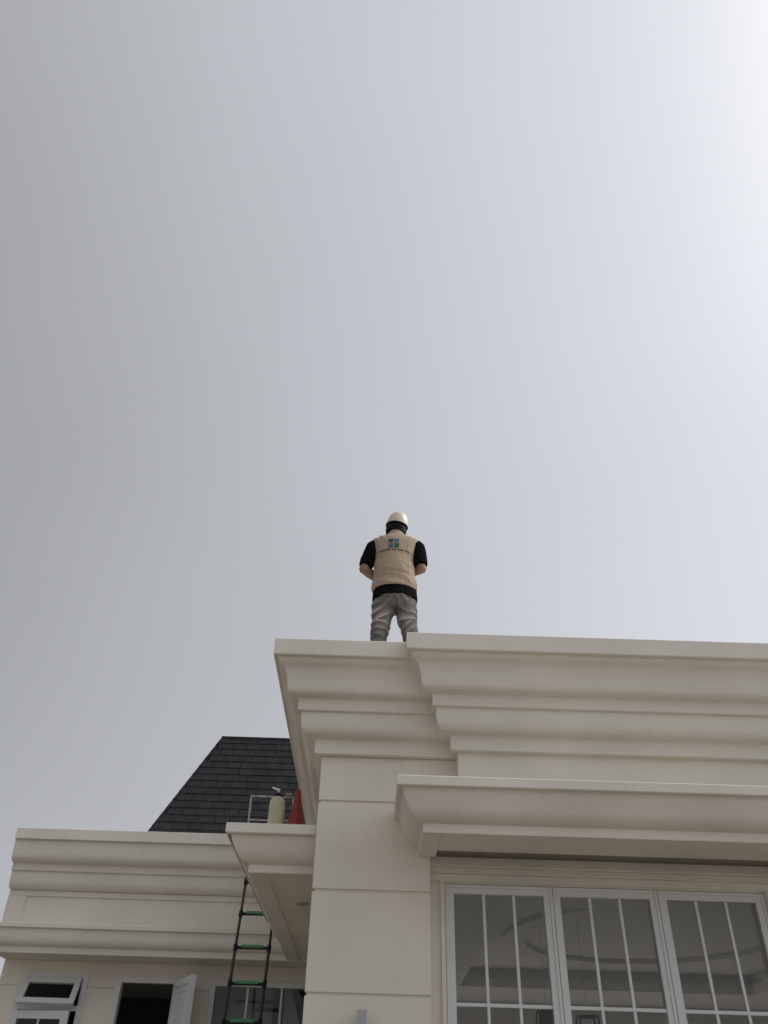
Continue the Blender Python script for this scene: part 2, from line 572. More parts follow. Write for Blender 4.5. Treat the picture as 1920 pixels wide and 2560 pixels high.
# ---------------------------------------------------------------- the big window: three bays
bays = ((0.454, 0.510, 1.074, 1.1295), (1.1305, 1.175, 1.738, 1.7895), (1.7905, 1.842, 2.403, 2.461))
GT = 2.819
rows = [GT, 2.221, 1.621, 1.021, 0.421, 0.10]
for bi, (o0, g0, g1, o1) in enumerate(bays):
    w = MB()
    w.box(o0, g0, WY, WY + 0.06, 0.06, 2.872).box(g1, o1, WY, WY + 0.06, 0.06, 2.872)
    w.box(g0, g1, WY, WY + 0.06, GT, 2.872).box(g0, g1, WY, WY + 0.06, 0.06, 0.10)
    # raised outer lip of the frame
    win = w.build('window', M_FRAME, house)
    win['label'] = ('left', 'middle', 'right')[bi] + ' bay of the large white window with narrow panes'
    fr = MB()
    fr.box(o0 + 0.002, o0 + 0.02, WY - 0.008, WY - 0.0005, 0.06, 2.869).box(o1 - 0.02, o1 - 0.002, WY - 0.008, WY - 0.0005, 0.06, 2.869)
    fr.box(o0 + 0.0205, o1 - 0.0205, WY - 0.008, WY - 0.0005, 2.851, 2.869)
    fr.build('frame', M_FRAME, win, bev=0.002)
    step = (g1 - g0) / 3
    for k in (1, 2):
        x = g0 + step * k
        MB().box(x - 0.0085, x + 0.0085, WY + 0.012, WY + 0.034, 0.1005, GT - 0.0005).build('muntin', M_FRAME, win, bev=0.002)
    for z in rows[1:-1]:
        MB().box(g0 + 0.0005, g1 - 0.0005, WY + 0.010, WY + 0.033, z - 0.0095, z + 0.0095).build('muntin', M_FRAME, win, bev=0.002)
    for k in range(3):
        for r in range(len(rows) - 1):
            a, b = g0 + step * k + 0.009, g0 + step * (k + 1) - 0.009
            if k == 0: a = g0
            if k == 2: b = g1
            z1, z0 = rows[r] - (0.0 if r == 0 else 0.01), rows[r + 1] + (0.0 if r == len(rows) - 2 else 0.01)
            MB().add([(a, WY + 0.026, z0), (b, WY + 0.026, z0), (b, WY + 0.026, z1), (a, WY + 0.026, z1)], [(0, 1, 2, 3)]).build('pane', M_GLASS, win)

# ---------------------------------------------------------------- porch canopy between pier and wing
CX, CY, CS = -0.803, 5.559, 2.924
can_c = smooth_prof([(0.118, 3.120), (0.112, 3.095), (0.096, 3.060), (0.078, 3.028), (0.052, 2.998), (0.026, 2.981), (0.008, 2.977)])
prof_can = ([(-0.25, 3.196), (0.146, 3.191), (0.154, 3.186), (0.154, 3.131), (0.149, 3.126), (0.118, 3.125)] + can_c
            + [(0.0, 2.972), (0.0, 2.929), (-0.004, 2.924)])
canopy = sweep('canopy', prof_can, lambda p: [(XL - 0.001, CY - p), (CX - p, CY - p), (CX - p, 8.15)], M_TRIM, house, smooth=32)
MB().box(CX - 0.001, CX + 0.12, 5.57, 8.861, CS, 3.12).build('edge_beam', M_TRIM, canopy, bev=0.003)
MB().box(CX + 0.1205, XL - 0.001, 5.562, 5.68, CS + 0.001, 3.12).build('edge_beam', M_TRIM, canopy, bev=0.003)
MB().box(CX + 0.1205, XL - 0.001, 5.6805, 8.86, CS + 0.016, 3.12).build('soffit_panel', M_WALL, canopy)
MB().box(CX - 0.14, XL - 0.001, 5.45, 8.14, 3.121, 3.186).build('roof_slab', M_DECK, canopy)
n = 32
MB().lathe([(0.046, CS + 0.0155), (0.046, CS + 0.007), (0.038, CS + 0.004), (0.036, CS + 0.009), (0.004, CS + 0.010)], -0.504, 6.47, n).build('downlight', M_LAMP, canopy, smooth=40)

# ---------------------------------------------------------------- left wing
WX = -3.663
WE = -0.40
WW = 9.25
up = ([(9.5, 4.020), (8.67, 4.030), (8.655, 4.024), (8.655, 3.925), (8.660, 3.920), (8.690, 3.919)]
      + smooth_prof([(8.690, 3.905), (8.694, 3.870), (8.697, 3.83), (8.703, 3.785), (8.716, 3.752), (8.745, 3.727), (8.793, 3.715)])
      + [(8.795, 3.703), (8.795, 3.655), (8.799, 3.650), (8.818, 3.650)]
      + smooth_prof([(8.820, 3.640), (8.822, 3.590), (8.829, 3.548), (8.845, 3.517), (8.870, 3.498), (8.904, 3.491)])
      + [(9.5, 3.489)])
prism_x('wing_cornice', up, WX, WE, M_TRIM, house, smooth=32)
fz = MB().box(WX + 0.001, WE, 8.922, 9.4, 3.16, 3.4885).build('wing_frieze', M_WALL, house)
MB().box(WX + 0.0005, WE, 8.905, 8.9215, 3.437, 3.4885).build('frieze_border', M_TRIM, fz, bev=0.003)
MB().box(WX + 0.0005, -3.482, 8.905, 8.9215, 3.17, 3.4365).build('frieze_border', M_TRIM, fz, bev=0.003)
lo = ([(9.4, 3.178), (8.765, 3.172), (8.758, 3.166), (8.758, 3.130), (8.763, 3.125), (8.785, 3.124)]
      + smooth_prof([(8.786, 3.112), (8.788, 3.075), (8.793, 3.038), (8.807, 3.006), (8.830, 2.985), (8.858, 2.976)])
      + [(8.860, 2.962), (8.860, 2.924), (8.864, 2.920), (9.4, 2.920)])
prism_x('wing_moulding', lo, WX, WE, M_TRIM, house, smooth=32)

# wall with three openings, drawn as upper and lower course plates
OPEN = ((-3.425, -2.812), (-2.475, -1.893), (-1.54, -0.52))
TOPZ = (2.800, 2.786, 2.772)
JZ = 2.692


def course(z0, z1, y0, y1, tops):
    pts = [(WX + 0.004, z0)]
    for (a, b), t in zip(OPEN, tops):
        t = min(t, z1) if t else None
        if t and t > z0 and t < z1:
            pts += [(a, z0), (a, t), (b, t), (b, z0)]
    pts += [(WE, z0), (WE, z1), (WX + 0.004, z1)]
    return pts


wing = MB()
prev = WX + 0.012
for (a, b), t in zip(OPEN, TOPZ):
    wing.box(prev, a - 0.0, WW + 0.012, 9.42, 0.0, 2.919)
    wing.box(a, b, WW + 0.012, 9.42, t, 2.919)
    prev = b
wing.box(prev, WE, WW + 0.012, 9.42, 0.0, 2.919)
wing_wall = wing.build('wing_wall', M_WALL, house)
plate_xz('panel', course(JZ + 0.008, 2.919, WW, 0, TOPZ), WW, WW + 0.0115, M_WALL, wing_wall, bev=0.003)
edges = [WX + 0.004] + [e for ab in OPEN for e in ab] + [WE]
for zt, zb in ((JZ - 0.008, 2.14), (2.124, 1.57), (1.554, 1.0), (0.984, 0.43), (0.414, 0.02)):
    for k in range(0, len(edges), 2):
        MB().box(edges[k], edges[k + 1], WW, WW + 0.0115, zb, zt).build('panel', M_WALL, wing_wall, bev=0.003)
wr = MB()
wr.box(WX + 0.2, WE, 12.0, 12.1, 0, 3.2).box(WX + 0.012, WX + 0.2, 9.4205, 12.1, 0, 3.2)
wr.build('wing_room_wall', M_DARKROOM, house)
MB().box(-1.75, -1.70, 9.4205, 12.0, 0.05, 2.92).box(-1.70, WE - 0.05, 9.98, 10.08, 0.05, 2.92).build('added_partition', M_INNER, house)  # pale wall added close behind the glass to lighten the pane
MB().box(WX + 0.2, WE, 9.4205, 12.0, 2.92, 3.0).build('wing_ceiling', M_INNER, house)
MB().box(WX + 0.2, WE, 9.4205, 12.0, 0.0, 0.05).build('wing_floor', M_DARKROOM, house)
MB().box(WX + 0.01, WE, 9.4, 12.0, 3.95, 4.0).build('wing_roof_deck', M_DECK, house)


def ring_xz(x0, x1, z0, z1, w, y0, y1, bottom=True):
    b = MB()
    b.box(x0, x0 + w, y0, y1, z0, z1).box(x1 - w, x1, y0, y1, z0, z1).box(x0 + w, x1 - w, y0, y1, z1 - w, z1)
    if bottom:
        b.box(x0 + w, x1 - w, y0, y1, z0, z0 + w)
    return b


# awning window with its open sash, and the casement below it
a0, a1 = OPEN[0]
aw = ring_xz(a0 - 0.032, a1 + 0.030, 1.40, TOPZ[0] + 0.018, 0.055, WW - 0.012, WW + 0.06).build('window', M_FRAME, house, bev=0.003)
aw['label'] = 'white window with two open outward sashes at the far left'
MB().box(a0 + 0.0235, a1 - 0.0255, WW - 0.010, WW + 0.055, 2.490, 2.535).build('transom', M_FRAME, aw, bev=0.003)


def sash(x0, x1, h, w, muntin=False):
    """flat sash in local x,z hanging from z=0 down"""
    b = MB()
    b.box(x0, x0 + w, -0.018, 0.018, -h, 0).box(x1 - w, x1, -0.018, 0.018, -h, 0)
    b.box(x0 + w, x1 - w, -0.018, 0.018, -w, 0).box(x0 + w, x1 - w, -0.018, 0.018, -h, -h + w)
    if muntin:
        c = (x0 + x1) / 2
        b.box(c - 0.008, c + 0.008, -0.012, 0.012, -h + w, -w)
    return b


def hung(name, b, m, parent, M):
    me = b.mesh(name)
    me.transform(M)
    return bevel(link(name, me, m, parent), 0.003)


Ms = Matrix.Translation((0, WW - 0.018, 2.762)) @ Matrix.Rotation(R(-28), 4, 'X')
hung('sash', sash(-3.392, -2.842, 0.262, 0.052), M_FRAME, aw, Ms)
me = mesh_from('pane', [(-3.34, 0, -0.21), (-2.894, 0, -0.21), (-2.894, 0, -0.052), (-3.34, 0, -0.052)], [(0, 1, 2, 3)])
me.transform(Ms)
link('pane', me, M_GLASS, aw)
Ms2 = Matrix.Translation((-3.44, WW - 0.035, 2.482)) @ Matrix.Rotation(R(-7), 4, 'Z')
hung('sash', sash(0.0, 0.575, 1.0, 0.07, True), M_FRAME, aw, Ms2)
me = mesh_from('pane', [(0.07, 0, -0.93), (0.505, 0, -0.93), (0.505, 0, -0.07), (0.07, 0, -0.07)], [(0, 1, 2, 3)])
me.transform(Ms2)
link('pane', me, M_GLASS, aw)

# side hung window standing wide open
c0, c1 = OPEN[1]
cw = ring_xz(c0 - 0.030, c1 + 0.030, 1.2, TOPZ[1] + 0.016, 0.055, WW - 0.012, WW + 0.06).build('window', M_FRAME, house, bev=0.003)
cw['label'] = 'white framed opening with its leaf swung wide open to the right'
ang = math.atan2(-0.508, 0.276)
Ml = Matrix.Translation((c1 - 0.022, WW - 0.02, 2.766)) @ Matrix.Rotation(ang, 4, 'Z')
leaf = sash(0.0, 0.545, 1.5, 0.062)
hung('leaf', leaf, M_FRAME, cw, Ml)
inner = MB().box(0.0625, 0.4825, -0.006, 0.006, -1.4375, -0.0625)
hung('leaf_panel', inner, M_FRAME, cw, Ml)
bead = MB()
bead.box(0.11, 0.125, -0.013, 0.013, -1.4, -0.1).box(0.42, 0.435, -0.013, 0.013, -1.4, -0.1).box(0.125, 0.42, -0.013, 0.013, -0.115, -0.1)
hung('leaf_bead', bead, M_FRAME, cw, Ml)
edge = MB().box(0.546, 0.556, -0.024, 0.024, -1.5, 0.004)
hung('leaf_edge', edge, M_FRAME, cw, Ml)

# right hand window of the wing, behind the ladder
r0, r1 = OPEN[2]
rw = ring_xz(r0 - 0.028, r1 + 0.02, 0.06, TOPZ[2] + 0.016, 0.05, WW - 0.012, WW + 0.06).build('window', M_FRAME, house, bev=0.003)
rw['label'] = 'white window under the porch canopy behind the ladder'
for x in (-1.197, -0.862):
    MB().box(x - 0.010, x + 0.010, WW + 0.005, WW + 0.03, 0.1105, 2.737).build('muntin', M_FRAME, rw)
for xa, xb in ((r0 + 0.022, -1.208), (-1.186, -0.873), (-0.851, r1 - 0.03)):
    MB().add([(xa, WW + 0.02, 0.11), (xb, WW + 0.02, 0.11), (xb, WW + 0.02, 2.737), (xa, WW + 0.02, 2.737)], [(0, 1, 2, 3)]).build('pane', M_GLASS, rw)
ib = MB()
ib.box(-1.005, -0.948, 9.93, 9.979, 0.05, 2.9).box(-1.40, -1.006, 9.94, 9.979, 2.68, 2.706)
ib.build('inner_door_frame', M_BROWN, house)

# ---------------------------------------------------------------- shingle roof behind the wing
SL = R(67.36)
Y0, Z0 = 9.8, 4.358
ZT = 5.744


def rp(x, u, h=0.0):
    """point on the roof slope: u along the slope from (Y0, Z0), h proud of it"""
    return (x, Y0 + u * math.cos(SL) - h * math.sin(SL), Z0 + u * math.sin(SL) + h * math.cos(SL))


def hip(u):
    return -2.6217 + u * math.cos(SL)


UT = (ZT - Z0) / math.sin(SL)
U0 = -0.5
XB = 1.2
bx = []
for (u, back) in ((U0, 13.5), (UT, 13.0)):
    p = rp(hip(u), u, -0.012)
    bx += [(hip(u) + 0.01, p[1], p[2]), (XB, p[1], p[2]), (XB, back, p[2]), (hip(u) + 0.01, back, p[2])]
roof = MB().add(bx, [(0, 3, 2, 1), (4, 5, 6, 7), (0, 1, 5, 4), (1, 2, 6, 5), (2, 3, 7, 6), (3, 0, 4, 7)]).build('roof', M_SHINGLE, house)
EXPO, SWD = 0.1056, 0.178
row = 0
u = UT - EXPO * 17
while u < UT - 0.02:
    xs = hip(u) - random.uniform(0, SWD) * 0.3 - (row % 2) * SWD * 0.5
    while xs < -0.62:
        w = SWD * random.uniform(0.93, 1.07)
        a, b = xs + 0.0025, xs + w - 0.0025
        top = min(u + EXPO + 0.012, UT)
        al, at = max(a, hip(u) + 0.004), max(a, hip(top) + 0.004)
        if b - at > 0.02:
            hb = random.uniform(0.010, 0.014)
            v = [rp(al, u, hb), rp(b, u, hb), rp(b, top, 0.001), rp(at, top, 0.001),
                 rp(al, u, -0.004), rp(b, u, -0.004), rp(b, top, -0.004), rp(at, top, -0.004)]
            MB().add(v, [(0, 1, 2, 3), (7, 6, 5, 4), (0, 4, 5, 1), (1, 5, 6, 2), (2, 6, 7, 3), (3, 7, 4, 0)]).build('shingle', M_SHINGLE, roof)
        xs += w
    u += EXPO
    row += 1
# hip and ridge caps
hc = MB()
u = -0.2
while u < UT - 0.01:
    t = min(u + 0.14, UT + 0.01)
    x0, x1 = hip(u), hip(t)
    hc.add([rp(x0 - 0.012, u, 0.004), rp(x0 + 0.02, u, 0.022), rp(x1 + 0.02, t, 0.014), rp(x1 - 0.012, t, -0.002),
            rp(x0 + 0.02, u, 0.0), rp(x1 + 0.02, t, 0.0), (x0 - 0.012, rp(0, u)[1] + 0.04, rp(0, u)[2] + 0.01), (x1 - 0.012, rp(0, t)[1] + 0.04, rp(0, t)[2])],
           [(0, 1, 2, 3), (1, 4, 5, 2), (0, 3, 7, 6), (0, 4, 1), (3, 2, 5)])
    u += 0.13
hc.build('hip_cap', M_SHINGLE, roof)
rc = MB()
x = hip(UT) - 0.01
while x < -0.3:
    w = 0.18 * random.uniform(0.95, 1.05)
    rc.box(x, x + w - 0.003, Y0 + UT * math.cos(SL) - 0.022, Y0 + UT * math.cos(SL) + 0.14, ZT - 0.022 + random.uniform(-0.002, 0.002), ZT + 0.006)
    x += w
rc.build('ridge_cap', M_SHINGLE, roof, bev=0.003)

# ------------------------------------------------------------------ wall lamp on the pier
lamp = thing('wall_lamp', 'grey up and down wall lamp low on the cream pier', 'lamp', (-0.035, D, 1.95))
MB().box(-0.063, -0.008, D - 0.10, D - 0.045, 1.93, 2.156).build('lamp_body', M_LAMP, lamp, bev=0.003)
MB().box(-0.05, -0.021, D - 0.0445, D - 0.001, 1.99, 2.09).build('bracket', M_LAMP, lamp, bev=0.002)

# ------------------------------------------------------------------ ladder
LK = 0.268
lad = thing('ladder', 'black telescopic ladder with green treads leaning beside the porch canopy', 'ladder', (-1.088, 7.6, 0.0))
LXL, LXR, LTOP = -1.243, -0.933, 4.11


def lp(x, z, out=0.0):
    return (x, 7.6 + LK * z - out, z)


for x in (LXL, LXR):
    pts, rad = [], []
    zz = [0.05] + [0.25 + 0.3 * k for k in range(13)] + [LTOP]
    for i in range(len(zz) - 1):
        r = 0.0175 - 0.0004 * i
        pts += [lp(x, zz[i] + 0.001), lp(x, zz[i + 1])]
        rad += [r, r]
    rail = MB().tube(pts, rad, 14).build('rail', M_BLACK, lad, smooth=50)
    MB().tube([lp(x, 0.0), lp(x, 0.06)], 0.022, 14).build('foot', M_BLACKP, rail, smooth=50)
    MB().tube([lp(x, LTOP), lp(x, LTOP + 0.02)], [0.016, 0.010], 14).build('end_cap', M_BLACKP, rail, smooth=50)
for k in range(13):
    z = 0.25 + 0.3 * k
    rung = MB().tube([lp(LXL + 0.01, z - 0.004), lp(LXR - 0.01, z - 0.004)], (0.013, 0.011), 10).build('rung', M_BLACK, lad, smooth=50)
    y = 7.6 + LK * z
    MB().box(LXL + 0.052, LXR - 0.052, y - 0.019, y + 0.014, z - 0.003, z + 0.0215).build('tread', M_GREEN, rung, bev=0.003)
    for x in (LXL, LXR):
        col = MB().tube([lp(x, z - 0.028), lp(x, z + 0.022)], 0.0195, 14)
        s = 1 if x == LXL else -1
        col.box(min(x, x + s * 0.05), max(x, x + s * 0.05), y - 0.014, y + 0.012, z - 0.012, z + 0.009)
        col.build('collar', M_BLACKP, rung, smooth=40)

# ------------------------------------------------------------------ things on the canopy roof
CT = 3.193
pf = thing('pipe_frame', 'white pipe frame standing behind the cream tank on the canopy', 'frame', (-0.773, 6.15, CT))
fx0, fx1, fy, fz0, fz1 = -0.930, -0.612, 6.15, 3.430, 3.603
MB().tube([(fx0 + 0.004, fy, CT), (fx0, fy, fz1 - 0.004)], 0.0062, 10).build('post', M_PIPE, pf, smooth=50)
MB().tube([(fx1 + 0.004, fy, CT), (fx1, fy, fz1 - 0.004)], 0.0062, 10).build('post', M_PIPE, pf, smooth=50)
MB().tube([(fx0 - 0.004, fy, fz1), (fx1 + 0.004, fy, fz1)], 0.0066, 10).build('crossbar', M_PIPE, pf, smooth=50)
MB().tube([(fx0, fy + 0.002, fz0), (fx1, fy + 0.002, fz0)], 0.0062, 10).build('crossbar', M_PIPE, pf, smooth=50)
for fx in (fx0, fx1):
    MB().tube([(fx + 0.002, fy - 0.12, CT + 0.012), (fx + 0.002, fy + 0.16, CT + 0.012)], 0.011, 10).build('foot', M_PIPE, pf, smooth=50)
    MB().tube([(fx + 0.0025, fy, 3.475), (fx + 0.003, fy, 3.53)], 0.0100, 10).build('coupling', M_LAMP, pf, smooth=50)
MB().box(fx0 + 0.012, -0.805, fy + 0.012, fy + 0.07, fz0 - 0.025, fz0 - 0.008).build('tray', M_BLACKP, pf, bev=0.003)
MB().tube([(-0.852, fy, fz0 + 0.004), (-0.852, fy, fz0 + 0.032)], [0.008, 0.005], 10).build('knob', M_BROWN, pf, smooth=50)
MB().tube([(-0.672, fy, fz1 + 0.023), (-0.628, fy, fz1 + 0.021)], 0.0085, 10).build('coupling', M_BRASS, pf, smooth=50)
MB().tube([(-0.703, fy - 0.005, fz1 + 0.008), (-0.700, fy - 0.005, fz1 - 0.002)], 0.012, 10).build('coupling', M_BLACKP, pf, smooth=50)

TX, TY = -0.705, 5.95
tk = thing('pressure_tank', 'cream cylindrical tank with chrome lever valve on the canopy', 'tank', (TX, TY, CT))
MB().lathe(smooth_prof([(0.05, CT + 0.0), (0.056, CT + 0.010), (0.0575, CT + 0.05), (0.057, 3.36), (0.0565, 3.475), (0.0535, 3.502), (0.045, 3.522), (0.031, 3.534), (0.018, 3.538)], 5), TX, TY, 32).build('tank_body', M_TANK, tk, smooth=50)
MB().lathe([(0.022, 3.533), (0.025, 3.537), (0.025, 3.551), (0.017, 3.554), (0.014, 3.566)], TX - 0.003, TY, 20).build('collar', M_BLACKP, tk, smooth=40)
MB().tube([(TX - 0.001, TY, 3.562), (TX, TY, 3.590)], 0.0065, 12).build('valve_stem', M_STEEL, tk, smooth=50)
MB().tube([(TX + 0.010, TY, 3.590), (TX - 0.015, TY, 3.592), (TX - 0.048, TY, 3.604)], [0.0068, 0.0082, 0.0066], 12).build('lever', M_STEEL, tk, smooth=50)
MB().tube([(TX + 0.011, TY, 3.549), (TX + 0.038, TY, 3.549)], 0.008, 10).build('outlet', M_BLACKP, tk, smooth=50)

cn = thing('traffic_cone', 'dark red traffic cone on the canopy beside the cream tank', 'cone', (-0.561, 5.95, CT))
MB().lathe([(0.080, CT + 0.022), (0.076, CT + 0.04), (0.0175, 3.575), (0.0165, 3.588), (0.012, 3.594), (0.004, 3.595)], -0.5613, 5.95, 32).build('cone_body', M_CONE, cn, smooth=50)
MB().box(-0.655, -0.468, 5.856, 6.044, CT, CT + 0.0225).build('base', M_CONE, cn, bev=0.008)

# ------------------------------------------------------------------ lanterns and curtain seen through the glass


def lantern(x0, x1, z, y, m, label):
    c = (x0 + x1) / 2
    t = thing('pendant_lantern', label, 'lantern', (c, y, z - 0.35), 'lanterns hanging inside the big window')
    w, d = (x1 - x0) / 2, 0.07
    rods = MB()
    topc = [(c - w, y - d, z), (c + w, y - d, z), (c + w, y + d, z), (c - w, y + d, z)]
    botc = [(c - w * 1.35, y - d * 1.35, z - 0.32), (c + w * 1.35, y - d * 1.35, z - 0.32), (c + w * 1.35, y + d * 1.35, z - 0.32), (c - w * 1.35, y + d * 1.35, z - 0.32)]
    for k in range(4):
        rods.tube([topc[k], topc[(k + 1) % 4]], 0.006, 6)
        rods.tube([botc[k], botc[(k + 1) % 4]], 0.006, 6)
        rods.tube([topc[k], botc[k]], 0.006, 6)
    rods.build('cage', m, t, smooth=40)
    MB().tube([(c, y, z - 0.01), (c, y, CZ + 0.2)], 0.0012, 6).build('rod', M_LAMP, t)
    MB().box(c - w, c + w, y - 0.006, y + 0.006, z - 0.006, z + 0.006).build('yoke', m, t)
    MB().lathe([(0.012, z - 0.10), (0.026, z - 0.15), (0.030, z - 0.19), (0.018, z - 0.23)], c, y, 12).build('bulb', M_CEIL, t, smooth=60)
    return t


lantern(1.663, 1.803, 2.392, 7.5, M_BLACK, 'black wire cage pendant lantern behind the middle window bay')
lb = lantern(1.345, 1.475, 2.418, 7.5, M_BROWN, 'brown pendant lantern beside the first white mullion')
MB().box(1.362, 1.458, 7.45, 7.55, 2.13, 2.40).build('shade', M_BROWN, lb)

cu = thing('curtain', 'dark tied back curtain inside the window behind the pier edge', 'curtain', (-0.62, 9.34, 2.0))
rings = []
for i in range(14):
    t = i / 13
    z = 2.735 - 0.75 * t
    xl = -0.775 + 0.22 * t ** 0.8
    rings.append([(xl + (0.30 - 0.2 * t) * k / 23, 9.33 + 0.014 * math.sin(k * 1.15), z) for k in range(24)] +
                 [(xl + (0.30 - 0.2 * t) * k / 23, 9.337 + 0.014 * math.sin(k * 1.15), z) for k in range(23, -1, -1)])
MB().rings(rings).build('drape', M_SHIRT, cu, smooth=60)

# ------------------------------------------------------------------ person on the roof
PX, PY, PZ = 0.112, 5.80, 4.25


def remeshed(name, mb, voxel=0.007, smooth=6):
    me = mb.mesh(name)
    o = bpy.data.objects.new(name + '_tmp', me)
    scene.collection.objects.link(o)
    r = o.modifiers.new('r', 'REMESH')
    r.mode = 'VOXEL'
    r.voxel_size = voxel
    s = o.modifiers.new('s', 'SMOOTH')
    s.factor = 0.5
    s.iterations = smooth
    dg = bpy.context.evaluated_depsgraph_get()
    new = bpy.data.meshes.new_from_object(o.evaluated_get(dg))
    bpy.data.objects.remove(o)
    new.polygons.foreach_set('use_smooth', [True] * len(new.polygons))
    return new


def displace(me, fn):
    n = len(me.vertices)
    co = np.empty(n * 3)
    no = np.empty(n * 3)
    me.vertices.foreach_get('co', co)
    me.vertex_normals.foreach_get('vector', no)
    co, no = co.reshape(-1, 3), no.reshape(-1, 3)
    d = np.array([fn(Vector(c)) for c in co])
    me.vertices.foreach_set('co', (co + no * d[:, None]).ravel())
    me.update()


person = thing('person', 'person in white helmet and tan vest standing on the roof edge, seen from behind', 'person', (PX, PY, PZ))


def place(me):
    me.transform(Matrix.Translation((PX, PY, PZ)))
    return me


# --- body: one continuous skin
SHL, SHR = Vector((-0.180, 0.012, 1.425)), Vector((0.180, 0.012, 1.435))
ELL, ELR = Vector((-0.268, -0.005, 1.190)), Vector((0.224, -0.012, 1.206))
WRL, WRR = Vector((-0.085, 0.225, 1.185)), Vector((0.085, 0.215, 1.285))
b = MB()
b.loft(catmull([(0.86, 0, 0.0, 0.10, 0.06), (0.95, 0, 0, 0.14, 0.09), (1.1, 0, 0, 0.14, 0.10), (1.28, -0.005, 0.0, 0.145, 0.105),
                (1.40, 0, 0.005, 0.16, 0.10), (1.48, 0, 0.01, 0.12, 0.075), (1.53, 0, 0.018, 0.062, 0.055), (1.60, 0, 0.03, 0.055, 0.056), (1.66, 0, 0.04, 0.055, 0.06)]), 24)
b.ball((0, 0.052, 1.715), (0.076, 0.095, 0.118))
b.ball((0.0, 0.095, 1.67), (0.06, 0.06, 0.065))
b.ball((0.0, 0.148, 1.70), (0.012, 0.018, 0.022), 12, 8)        # nose
for s in (-1, 1):                                                # ears
    b.ball((s * 0.079, 0.045, 1.70), (0.012, 0.022, 0.032), 12, 8)
for sh, el, wr in ((SHL, ELL, WRL), (SHR, ELR, WRR)):
    m1 = sh.lerp(el, 0.5)
    m2 = el.lerp(wr, 0.3)
    b.tube([sh, m1, el.lerp(sh, 0.08)], [0.046, 0.044, 0.041], 14)
    b.ball(el, (0.042, 0.042, 0.042))
    b.tube([el, m2, wr], [0.041, 0.043, 0.028], 14)
    d = (wr - el).normalized()
    pc = wr + d * 0.045
    b.tube([wr, wr + d * 0.03, wr + d * 0.085], [(0.022, 0.026), (0.032, 0.018), (0.034, 0.015)], 12)
    side = d.cross(Vector((0, 0, 1))).normalized()
    for q in range(4):
        base_p = wr + d * 0.08 + side * (-0.024 + 0.016 * q)
        ln = (0.062, 0.072, 0.068, 0.052)[q]
        k1 = base_p + d * ln * 0.5 + Vector((0, 0, 0.004))
        k2 = k1 + d * ln * 0.25 + Vector((0, 0, -0.02))
        b.tube([base_p, k1, k2], [0.0085, 0.008, 0.007], 8)
    sgn = 1 if wr.x < 0 else -1
    th0 = wr + d * 0.03 + side * 0.026 * sgn
    b.tube([th0, th0 + d * 0.03 + side * 0.018 * sgn + Vector((0, 0, 0.012)), th0 + d * 0.058 + side * 0.012 * sgn + Vector((0, 0, 0.02))], [0.012, 0.010, 0.008], 8)
for s, xs in ((-1, (-0.085, -0.107, -0.140)), (1, (0.085, 0.12, 0.155))):
    b.loft(catmull([(0.07, xs[2], 0.0, 0.035, 0.042), (0.3, (xs[1] + xs[2]) / 2 + s * 0.006, -0.005, 0.036, 0.04), (0.5, xs[1] + s * 0.012, 0.0, 0.036, 0.042), (0.88, xs[0] * 0.8, 0.0, 0.05, 0.05)]), 18)
me = place(remeshed('body', b, 0.006, 3))
link('body', me, M_SKIN, person)

# --- shoes
for s, x in ((-1, -0.142), (1, 0.158)):
    sb = MB().loft([(0.0, x, 0.055, 0.045, 0.135), (0.025, x, 0.055, 0.048, 0.138), (0.05, x, 0.045, 0.043, 0.12), (0.085, x, 0.005, 0.04, 0.065), (0.12, x, 0.0, 0.042, 0.05)], 20)
    me = place(remeshed('shoe', sb, 0.008, 4))
    link('shoe', me, M_SHOE, person)


def fbm(x, y, z):
    return noise.noise(Vector((x, y, z)))


# --- trousers
b = MB()
b.loft(catmull([(0.795, 0.0, -0.01, 0.15, 0.10), (0.82, 0.0, -0.018, 0.178, 0.128), (0.85, 0.0, -0.018, 0.182, 0.132), (0.93, 0, -0.008, 0.172, 0.122), (1.0, 0, 0, 0.165, 0.115)]), 32)
b.loft(catmull([(0.05, -0.143, 0.005, 0.062, 0.075), (0.25, -0.136, -0.008, 0.064, 0.072), (0.42, -0.130, -0.008, 0.064, 0.072), (0.52, -0.124, -0.004, 0.0645, 0.074),
                (0.64, -0.108, 0.0, 0.070, 0.082), (0.72, -0.098, 0.0, 0.080, 0.096), (0.82, -0.090, -0.01, 0.090, 0.112), (0.88, -0.085, -0.01, 0.085, 0.11)]), 26)
b.loft(catmull([(0.05, 0.160, 0.005, 0.062, 0.075), (0.25, 0.152, -0.008, 0.064, 0.072), (0.42, 0.146, -0.008, 0.064, 0.072), (0.52, 0.138, -0.004, 0.0645, 0.074),
                (0.64, 0.118, 0.0, 0.070, 0.082), (0.72, 0.105, 0.0, 0.080, 0.096), (0.82, 0.092, -0.01, 0.090, 0.112), (0.88, 0.085, -0.01, 0.085, 0.11)]), 26)
me = remeshed('trousers', b, 0.0055, 5)


def folds(c):
    # overlapping sagging folds: saw-tooth creases that droop away from the crotch and bunch at the knees
    sx = abs(c.x)
    warp = 0.06 * fbm(c.x * 6 + 3, c.y * 6, c.z * 4)
    droop = 0.55 * (sx - 0.06) if c.z > 0.66 else -0.25 * (sx - 0.10)
    t = (c.z + warp + droop) * 14.0 + (0.4 if c.x > 0 else 0.0)
    fr = t - math.floor(t)
    saw = (1 - fr) ** 1.6 if fr > 0.12 else fr / 0.12
    amp = 0.2 + 1.3 * max(0.0, fbm(c.x * 7 + 11, c.y * 7, c.z * 7 + 5) + 0.25)
    k = 1.0 if c.z < 0.80 else max(0.2, 1 - (c.z - 0.80) * 7)
    return k * amp * saw


